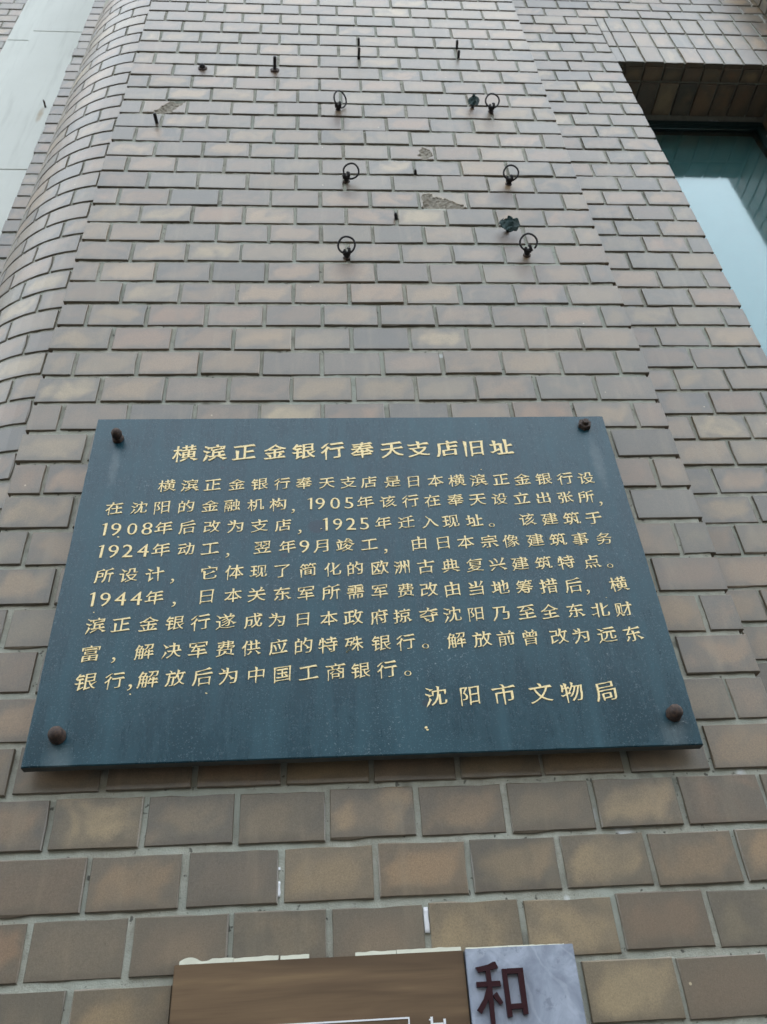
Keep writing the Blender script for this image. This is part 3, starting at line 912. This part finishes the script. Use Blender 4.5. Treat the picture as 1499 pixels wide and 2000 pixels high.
def lettering(parent, ch, cx, cz, w, h, Y, mat, ext, shear=.15, bold=0.0):
    """one raised brush character, its own object, centred at cx, cz"""
    cjk = ord(ch) > 0x2fff and ch not in '，。'
    lp = brushify(glyph(ch), random.random() * 50, cjk, bold)
    rt = random.gauss(0, .018); sc = random.uniform(.95, 1.04)
    allp = [p for l in lp for p in l]; mx = (min(p.x for p in allp) + max(p.x for p in allp)) / 2
    ox, oy = (.5, .37) if cjk else ((mx, .10) if ch in '，。' else (mx, .36))
    outer = [l for l in lp if area(l) > 0]; holes = [l for l in lp if area(l) <= 0]
    bm = bmesh.new()
    for gi, o_ in enumerate(sorted(outer, key=lambda l: -area(l))):
        grp = [o_] + [h_ for h_ in holes if inside(h_[0], o_) and not any(inside(h_[0], p_) and area(p_) < area(o_) for p_ in outer if p_ is not o_)]
        cu = bpy.data.curves.new('c', 'CURVE'); cu.dimensions = '2D'; cu.fill_mode = 'BOTH'; cu.extrude = ext + gi * .00006
        for l in grp:
            sp = cu.splines.new('POLY'); sp.points.add(len(l) - 1); sp.use_cyclic_u = True
            for pt, p in zip(sp.points, l):
                x, y = (p.x - ox), (p.y - oy)
                if cjk: y += shear * x
                x, y = x * cos(rt) - y * sin(rt), x * sin(rt) + y * cos(rt)
                pt.co = (x * w * sc, y * h * sc, 0, 1)
        o = bpy.data.objects.new('c', cu); me = o.to_mesh(); bm.from_mesh(me); o.to_mesh_clear()
        bpy.data.objects.remove(o); bpy.data.curves.remove(cu)
    bmesh.ops.rotate(bm, verts=bm.verts, matrix=Matrix.Rotation(pi / 2, 3, 'X'))
    me = bpy.data.meshes.new('character'); bm.to_mesh(me); bm.free()
    return link('character', me, parent, (cx, Y, cz), None, mat)

LINES = [
 ('横滨正金银行奉天支店旧址', [361, 419, 477.5, 537.5, 594, 650, 708, 766, 818, 874, 926, 980], 886, 874, 1.42),
 ('横滨正金银行奉天支店是日本横滨正金银行设', [326, 371, 416, 463, 507.5, 551.5, 594, 639, 681, 721, 767, 808, 851, 892, 934, 979, 1020, 1062, 1104, 1145], 949, 934, 1),
 ('在沈阳的金融机构，1905年该行在奉天设立出张所，', [224, 272, 317, 364, 411, 454, 500, 544, 573, 606, 626, 655, 682, 714, 758, 802, 845, 890, 933, 976, 1019, 1062, 1104, 1145, 1174], 993, 970, 1),
 ('1908年后改为支店，1925年迁入现址。该建筑于', [204, 227, 259, 288, 320, 366, 414, 461, 507.5, 553.5, 586, 636, 660, 686, 712, 749, 794, 840, 881, 927, 959, 1030, 1074, 1117, 1160], 1034, 1012, 1),
 ('1924年动工，翌年9月竣工，由日本宗像建筑事务', [197, 222, 250, 280, 315, 364, 411, 445, 513.5, 562, 595, 630, 674, 722, 754, 819, 866, 910, 956, 998, 1046, 1090, 1134, 1180], 1077, 1052, 1),
 ('所设计，它体现了简化的欧洲古典复兴建筑特点。', [204, 252, 303, 337, 409, 458, 506, 552, 602, 650, 694, 742, 786, 832, 880, 928, 972, 1016, 1062, 1106, 1156, 1190], 1125, 1096, 1),
 ('1944年，日本关东军所需军费改由当地筹措后，横', [180, 206, 236, 267, 302, 340, 404, 456, 502, 551, 598, 647, 695, 742, 793, 838, 884, 931, 978, 1025, 1072, 1120, 1149, 1208], 1171, 1141, 1),
 ('滨正金银行遂成为日本政府掠夺沈阳乃至全东北财', [187, 237, 291, 342, 392, 441, 495, 542, 592, 643, 691, 741, 786, 838, 884, 930, 980, 1029, 1074, 1124, 1173, 1218], 1222, 1190, 1),
 ('富，解决军费供应的特殊银行。解放前曾改为远东', [177, 222, 282, 336, 387, 441, 491, 544, 593, 641, 692, 745, 793, 829.5, 892, 942.5, 989, 1036, 1092, 1136, 1186, 1236], 1277, 1238, 1),
 ('银行，解放后为中国工商银行。', [168, 224, 254, 289.5, 343, 396, 447, 501, 552, 603, 656, 705, 756, 795], 1332, 1306, 1.02),
 ('沈阳市文物局', [852, 918.5, 985, 1057, 1118, 1184], 1360, 1350, 1.20),
]
LY = PF - .0004
for li, (txt, xs, ya, yb, sc) in enumerate(LINES):
    for ch, x in zip(txt, xs):
        y = ya + (yb - ya) * (x - xs[0]) / (xs[-1] - xs[0])
        P = on_plane(x, y, LY)
        w = .0282 * sc; h = .0262 * sc
        if ch in '，': P = on_plane(x, y + 13, LY); h *= 1.05
        elif ch in '。': P = on_plane(x + 2, y + 9, LY); w *= 1.15; h *= 1.05
        elif ch.isdigit(): w = .036; h = .0345
        lettering(plq, ch, P.x, P.z, w, h, LY, mat_gilt, .0006, bold=(.018 if li == 0 else .004 if li == 10 else .001) if not ch.isdigit() else .000)
# stray flecks of gold paint
bm = bmesh.new()
for (x, y, r) in ((833, 1421, .0022), (835, 1425, .0015), (940, 917, .0010), (231, 1049, .0013), (184, 1196, .001), (255, 1356, .0012), (403, 1354, .0014), (628, 1033, .0012), (1185, 1167, .0009)):
    P = on_plane(x, y, LY)
    vs = [bm.verts.new((P.x + r * cos(a) * random.uniform(.6, 1.6), LY - .0003, P.z + r * .7 * sin(a) * random.uniform(.6, 1.5))) for a in [2 * pi * i / 7 for i in range(7)]]
    f = bm.faces.new(vs); ex = bmesh.ops.extrude_face_region(bm, geom=[f]); bmesh.ops.translate(bm, verts=[v for v in ex['geom'] if isinstance(v, bmesh.types.BMVert)], vec=(0, .0006, 0))
link('paint_flecks', mesh_from(bm, 'flecks'), plq, (0, 0, 0), None, mat_gilt)

# ---- fixings of the plaque
def lathe(prof, n=20, lump=0.0, seed=0):
    """profile (distance out of the wall, radius) turned about the bolt axis, pointing to -y"""
    bm = bmesh.new(); rings = []
    for (dd, r) in prof:
        ring = []
        for k in range(n):
            a = 2 * pi * k / n; rr = r * (1 + lump * noise.noise(Vector((cos(a) * 2, sin(a) * 2, dd * 150 + seed))))
            ring.append(bm.verts.new((rr * cos(a), -dd, rr * sin(a))))
        rings.append(ring)
    for A, B_ in zip(rings, rings[1:]):
        for k in range(n): bm.faces.new((A[k], A[(k + 1) % n], B_[(k + 1) % n], B_[k]))
    bm.faces.new(rings[-1]); bm.faces.new(rings[0][::-1]); return bm
def hexnut(bm, r, d0, d1):
    a = [[bm.verts.new((q * cos(pi / 6 + pi / 3 * k), -dd, q * sin(pi / 6 + pi / 3 * k))) for k in range(6)] for dd, q in ((d0, r), (d1 - .0012, r), (d1, r * .90))]
    for A, B_ in zip(a, a[1:]):
        for k in range(6): bm.faces.new((A[k], A[(k + 1) % 6], B_[(k + 1) % 6], B_[k]))
    bm.faces.new(a[-1]); bm.faces.new(a[0][::-1])
dome = [(0, .0105), (.002, .0108), (.004, .0105), (.006, .0098), (.009, .0100), (.013, .0096), (.016, .0084), (.018, .0062), (.0192, .0030)]
tall = [(0, .0095), (.003, .0095), (.006, .0088), (.007, .0076), (.010, .0078), (.0105, .0086), (.017, .0084), (.021, .0070), (.024, .0042)]
for i, (x, z, kind_) in enumerate(((.176, -.124, 'tall'), (.985, -.1005, 'hex'), (.996, -.648, 'dome'), (.174, -.652, 'dome'))):
    if kind_ == 'hex':
        bm = bmesh.new(); hexnut(bm, .0118, 0, .0090); me = mesh_from(bm, 'hex_nut')
        o = link('hex_nut', me, plq, (x, PF + .0002, z + OZ), (0, .25, 0), mat_rust)
        bm = lathe([(0, .0058), (.0125, .0058), (.0135, .0048)], 14, .05); link('bolt_end', mesh_from(bm, 'bolt_end', True, 40), o, (x, PF - .001, z + OZ), None, mat_rust)
    else:
        bm = lathe(dome if kind_ == 'dome' else tall, 24, .10, i * 7); me = mesh_from(bm, 'acorn_nut', True)
        link('acorn_nut', me, plq, (x, PF + .0002, z + OZ), (0, 0, 0), mat_rust)

# --------------------------------------------------------------- iron rings
def ring_mesh(R0, r, tilt, yaw, gap=0.0, seed=0):
    bm = bmesh.new(); n = 36; pts = []
    a0 = gap / 2; rng = 2 * pi - gap
    N = n if gap == 0 else n + 1
    for k in range(N):
        a = -pi / 2 + a0 + rng * k / n + seed
        p = Vector((R0 * cos(a), 0, R0 * sin(a) + R0))
        p.x += .0006 * sin(a * 3 + seed)
        pts.append(p)
    Mx = Matrix.Rotation(yaw, 3, 'Z') @ Matrix.Rotation(tilt, 3, 'X')
    pts = [Mx @ p for p in pts]
    tube(bm, [tuple(p) for p in pts], r, 9, closed=(gap == 0))
    return mesh_from(bm, 'ring', True)
# (label, photo x, y of the eye, yaw, radius, gap, gap position)
RG = [('upper left iron ring, narrow and turned sideways, alone above a rusty brick', 661, 204, 24, .75, 0, 0, -.22),
      ('upper right iron ring beside the small crumpled green scrap', 961, 207, 28, .12, 0, 0, .02),
      ('middle left iron ring, leaning to the right', 677, 342, 28, .45, 0, 0, .55),
      ('middle right iron ring above a rusty patch of brick', 996, 348, 30, .15, 0, 0, .12),
      ('lower left iron ring, round, standing over a forked eye', 678, 491, 35, -.05, .35, 0, 0),
      ('lower right iron ring with a small gap in its rim', 1032, 486, 35, .05, .30, .75, .03)]
for (lab, px, py, wpx, yaw, gap, gs, roll) in RG:
    P = on_plane(px, py, -.015)
    sc_ = (on_plane(px + 10, py - 12, -.026) - on_plane(px, py - 12, -.026)).length / 10
    R0 = wpx * sc_ / 2 / cos(yaw) - .0012
    t = thing('iron_ring', (P.x, 0, P.z), lab, 'ring', 'iron rings fixed to the brick pier above the plaque')
    me = ring_mesh(R0, .0022, R_(40), yaw, gap, gs)
    link('ring', me, t, (P.x, -.012, P.z - .0035), (0, roll, 0), mat_iron)
    bm = bmesh.new()
    tube(bm, [(0, .004, 0), (0, -.010, .0005), (.0005, -.014, .001)], [.0062, .0058, .0050], 10)
    tube(bm, [(.0040, -.008, -.002), (.0058, -.015, .000), (.0045, -.020, .0035), (.0005, -.019, .0065)], [.0040, .0040, .0034, .0026], 8)
    tube(bm, [(-.0040, -.007, -.003), (-.0060, -.013, -.001), (-.0048, -.018, .003)], [.0036, .0038, .0026], 8)
    link('eye_bolt', mesh_from(bm, 'eye_bolt', True), t, (P.x, 0, P.z), (0, random.uniform(-.4, .4), 0), mat_iron)
    bm = lathe([(-.002, .0085), (.0012, .0085), (.0025, .006)], 12, .25, px); link('washer', mesh_from(bm, 'washer'), t, (P.x, .0005, P.z), None, mat_rust)

# --------------------------------------------------------------- studs, bolts, scraps
def stud(name, cat, lab, px, py, tx, ty, r, mat, washer=0.0, group=None, thread=True):
    """rod that starts at photo point (px,py) on the wall and ends at (tx,ty), straight out of the wall"""
    P = on_plane(px, py, 0); best = None
    for i in range(2, 90):
        L = i * .001; q = on_plane(tx, ty, -L); e = (q.x - P.x) ** 2 + (q.z - P.z) ** 2
        if best is None or e < best[0]: best = (e, L, q)
    e, L, q = best
    t = thing(name, (P.x, 0, P.z), lab, cat, group)
    bm = bmesh.new(); N = max(4, int(L / .0016)) if thread else 4; pts, rr = [], []
    for k in range(N + 1):
        f = k / N; pts.append((P.x + (q.x - P.x) * f, .006 - (L + .006) * f, P.z + (q.z - P.z) * f)); rr.append(r * (1 if (k % 2 or not thread) else .86))
    rr[-1] *= .75
    tube(bm, pts, rr, 10); link('shank', mesh_from(bm, 'shank', True), t, (0, 0, 0), None, mat)
    if washer:
        bm = lathe([(-.002, washer), (.0022, washer), (.004, washer * .7)], 14, .12); link('washer', mesh_from(bm, 'washer'), t, (P.x, .0, P.z), None, mat_rust)
    return t
stud('threaded_bolt', 'bolt', 'long black bolt on a washer, standing out of a pale brick at the top', 537, 137, 537, 110, .0050, mat_iron, .0125)
stud('threaded_bolt', 'bolt', 'bent black bolt beside the cracked brick near the left edge of the pier', 307, 239, 302, 221, .0048, mat_iron)
stud('threaded_stud', 'stud', 'higher of the two black studs on the left, at the pale buff brick', 701, 87, 701, 74, .0040, mat_iron)
stud('threaded_stud', 'stud', 'lower of the two black studs on the left, under the pale buff brick', 701, 112, 702, 93, .0042, mat_iron)
stud('threaded_stud', 'stud', 'higher of the two black studs on the right at the top of the pier', 893, 94, 893.5, 78, .0042, mat_iron)
stud('threaded_stud', 'stud', 'lower of the two black studs on the right at the top of the pier', 896, 112, 897, 98, .0042, mat_iron)
stud('short_stub', 'stud', 'tiny black stub between the two middle rings', 812.5, 338, 811.5, 331, .0036, mat_iron, 0, None, False)
stud('short_stub', 'stud', 'tiny black stub left below the broken brick', 775, 425, 773, 416, .0040, mat_iron, 0, None, False)
P = on_plane(396, 133, 0)
t = thing('domed_nut', (P.x, 0, P.z), 'domed rusty nut on a dark washer near the top left of the pier', 'nut')
bm = lathe([(-.002, .0125), (.0015, .0125), (.003, .0095)], 16, .15, 2); link('washer', mesh_from(bm, 'washer'), t, (P.x, 0, P.z), None, mat_rust)
bm = bmesh.new(); hexnut(bm, .0085, .002, .009); link('nut', mesh_from(bm, 'nut'), t, (P.x, 0, P.z), None, mat_iron)
bm = lathe([(.008, .006), (.011, .0055), (.0125, .003)], 12); link('cap', mesh_from(bm, 'cap', True), t, (P.x, 0, P.z), None, mat_iron)

def scrap(lab, px, py, W_, H_, seed, rot):
    """crumpled remnant of painted sheet metal still held by its bolt"""
    P = on_plane(px, py, -.006)
    t = thing('metal_scrap', (P.x, 0, P.z), lab, 'scrap', 'crumpled green metal scraps left on the pier')
    bm = bmesh.new(); nx, nz = 12, 8; g = []
    for j in range(nz + 1):
        row = []
        for i in range(nx + 1):
            u, v = i / nx - .5, j / nz - .5
            hh = .42 + .62 * max(0, cos((u - .16) * 2.7)) + .12 * noise.noise(Vector((u * 5, seed, 1)))
            x = u * W_ * (1 - .18 * (v < 0) * abs(v)); z = v * H_ * hh - .16 * H_ * cos(u * 3.2) + .10 * H_ * u
            y = -.008 - .015 * cos(u * 2.6) * (.9 + .9 * v) + .006 * noise.noise(Vector((u * 5, v * 5, seed)))
            row.append(bm.verts.new((x, y, z)))
        g.append(row)
    for j in range(nz):
        for i in range(nx):
            if (j == nz - 1 and i in (2, 3, 7)) or (i == 0 and j < 3): continue
            bm.faces.new((g[j][i], g[j][i + 1], g[j + 1][i + 1], g[j + 1][i]))
    ex = bmesh.ops.extrude_face_region(bm, geom=list(bm.faces)); bmesh.ops.translate(bm, verts=[v for v in ex['geom'] if isinstance(v, bmesh.types.BMVert)], vec=(0, .0013, 0))
    link('sheet', mesh_from(bm, 'sheet', True, 35), t, (P.x, -.004, P.z), (R_(4), rot, 0), mat_green)
    bm = bmesh.new(); tube(bm, [(0, .008, 0), (0, -.008, .001)], .0045, 8); tube(bm, [(-W_ * .12, -.004, H_ * .1), (-W_ * .16, -.020, H_ * .38)], .003, 8)
    link('fixing_bolt', mesh_from(bm, 'fixing_bolt', True), t, (P.x, 0, P.z), None, mat_iron)
scrap('small crumpled dark green metal scrap left of the upper right ring', 924, 206, .030, .028, 2.3, .3)
scrap('larger bent dark green metal scrap above the lower right ring', 993, 447, .046, .034, 5.1, .45)

# --------------------------------------------------------------- signboard below the plaque
SB0, SB1, SBT, SBB = .3475, .6765, -.9205, -1.30
sign = thing('wooden_signboard', (.5, 0, SBB + OZ), 'brown wood-grain signboard with a thin white rectangle, under the plaque', 'sign')
part_box('panel', sign, (SB0, SB1, -.0145, -.0025, SBB + OZ, SBT + OZ), mat_wood, .0008)
bm = bmesh.new(); F0, F1, FT, FB, ft = .425, .6095, -.9835, -1.18, .0016
y0, y1 = -.0151, -.0145
box(bm, F0, F1, y0, y1, FT - ft + OZ, FT + OZ); box(bm, F0, F1, y0, y1, FB + OZ, FB + ft + OZ)
box(bm, F0, F0 + ft, y0, y1, FB + ft + .0001 + OZ, FT - ft - .0001 + OZ); box(bm, F1 - ft, F1, y0, y1, FB + ft + .0001 + OZ, FT - ft - .0001 + OZ)
link('frame_line', mesh_from(bm, 'frame_line'), sign, (0, 0, 0), None, mat_white)
bm = bmesh.new()
box(bm, .6325, .6352, y0, y1, -1.02 + OZ, -.9845 + OZ); box(bm, .6468, .6494, y0, y1, -1.02 + OZ, -.9870 + OZ); box(bm, .6354, .6466, y0, y1, -.9925 + OZ, -.9905 + OZ)
box(bm, .6310, .6350, y0 - .0001, y1, -.9880 + OZ, -.9865 + OZ)
link('white_character', mesh_from(bm, 'white_character'), sign, (0, 0, 0), None, mat_white)
# cream adhesive squeezed out along the top
def bead(parent, x0, x1, f, zbase):
    bm = bmesh.new()
    n = max(6, int((x1 - x0) / .002)); lo, hi, lo2, hi2 = [], [], [], []
    for i in range(n + 1):
        x = x0 + (x1 - x0) * i / n; h = max(.0012, f(i / n, x))
        lo.append(bm.verts.new((x, -.0125, zbase + OZ))); hi.append(bm.verts.new((x, -.0105, zbase + h + OZ)))
        hi2.append(bm.verts.new((x, -.003, zbase + h * 1.1 + OZ))); lo2.append(bm.verts.new((x, -.003, zbase + OZ)))
    for A, B_ in ((lo, hi), (hi, hi2), (lo2, lo)):
        for i in range(n): bm.faces.new((A[i], A[i + 1], B_[i + 1], B_[i]))
    bm.faces.new((lo[0], hi[0], hi2[0], lo2[0])); bm.faces.new((lo[-1], lo2[-1], hi2[-1], hi[-1]))
    link('adhesive_bead', mesh_from(bm, 'adhesive_bead', True, 40), parent, (0, 0, 0), None, mat_glue)
nf = lambda x, s: noise.noise(Vector((x * 90, s, 0)))
bead(sign, .3525, .4130, lambda t, x: .0075 * math.exp(-((t - .18) / .22) ** 2) + .0050 * (t > .4) * min(1, (t - .4) * 5) + .0012 * nf(x, 1), SBT + .0003)
bead(sign, .4133, .4640, lambda t, x: .0042 + .0012 * t + .0009 * nf(x, 2), SBT + .0003)
bead(sign, .4664, .4990, lambda t, x: .0045 + .0009 * nf(x, 3), SBT + .0003)
bead(sign, .5520, .5990, lambda t, x: .0040 + .0013 * nf(x, 4), SBT + .0003)
bead(sign, .5996, .6745, lambda t, x: .0044 + .0009 * nf(x, 5), SBT + .0003)

MB0, MB1, MT = .6780, .8045, -.9200
marb = thing('marble_sign_panel', (.74, 0, SBB + OZ), 'pale grey marble sign panel with a dark red character, right of the wooden board', 'sign')
part_box('panel', marb, (MB0, MB1, -.0190, -.0022, SBB + OZ, MT + OZ), mat_marble, .0007)
bead(marb, .6800, .7290, lambda t, x: .0024 + .0008 * nf(x, 6), MT + .0003); bead(marb, .7295, .7960, lambda t, x: .0026 + .0018 * nf(x * 2, 7) * t - .001 * t, MT + .0003)
# the character, cut as thick bars: (x, z) in photo coordinates
def bar_char(parent, strokes, Y, th, mat):
    bm = bmesh.new(); s_ = 0
    for q, poly in enumerate(strokes):
        pts = [on_plane(700 + a / 3.123, 1830 + b / 3.123, Y) for a, b in poly]
        dy = q * .00012
        A = [bm.verts.new((p.x, Y - dy, p.z)) for p in pts]; B_ = [bm.verts.new((p.x, Y + th + dy, p.z)) for p in pts]
        bm.faces.new(A); bm.faces.new(B_[::-1])
        for i in range(len(A)): j = (i + 1) % len(A); bm.faces.new((A[i], B_[i], B_[j], A[j]))
    return link('raised_character', mesh_from(bm, 'raised_character'), parent, (0, 0, 0), None, mat)
bar_char(marb, [
    [(716, 185), (740, 180), (790, 168), (822, 150), (836, 150), (855, 187), (830, 196), (800, 202), (735, 217)],
    [(722, 274), (866, 266), (872, 300), (724, 306)],
    [(776, 200), (806, 200), (818, 300), (850, 640), (824, 640), (790, 306)],
    [(786, 306), (800, 330), (800, 378), (756, 468), (728, 444), (768, 375)],
    [(826, 352), (846, 334), (886, 400), (868, 416), (832, 372)],
    [(876, 194), (904, 194), (944, 486), (914, 490)],
    [(906, 192), (1004, 187), (1008, 220), (909, 226)],
    [(974, 222), (1008, 221), (1040, 470), (1010, 474)],
    [(932, 408), (1004, 403), (1006, 436), (936, 441)],
], -.0230, .0038, mat_maroon)
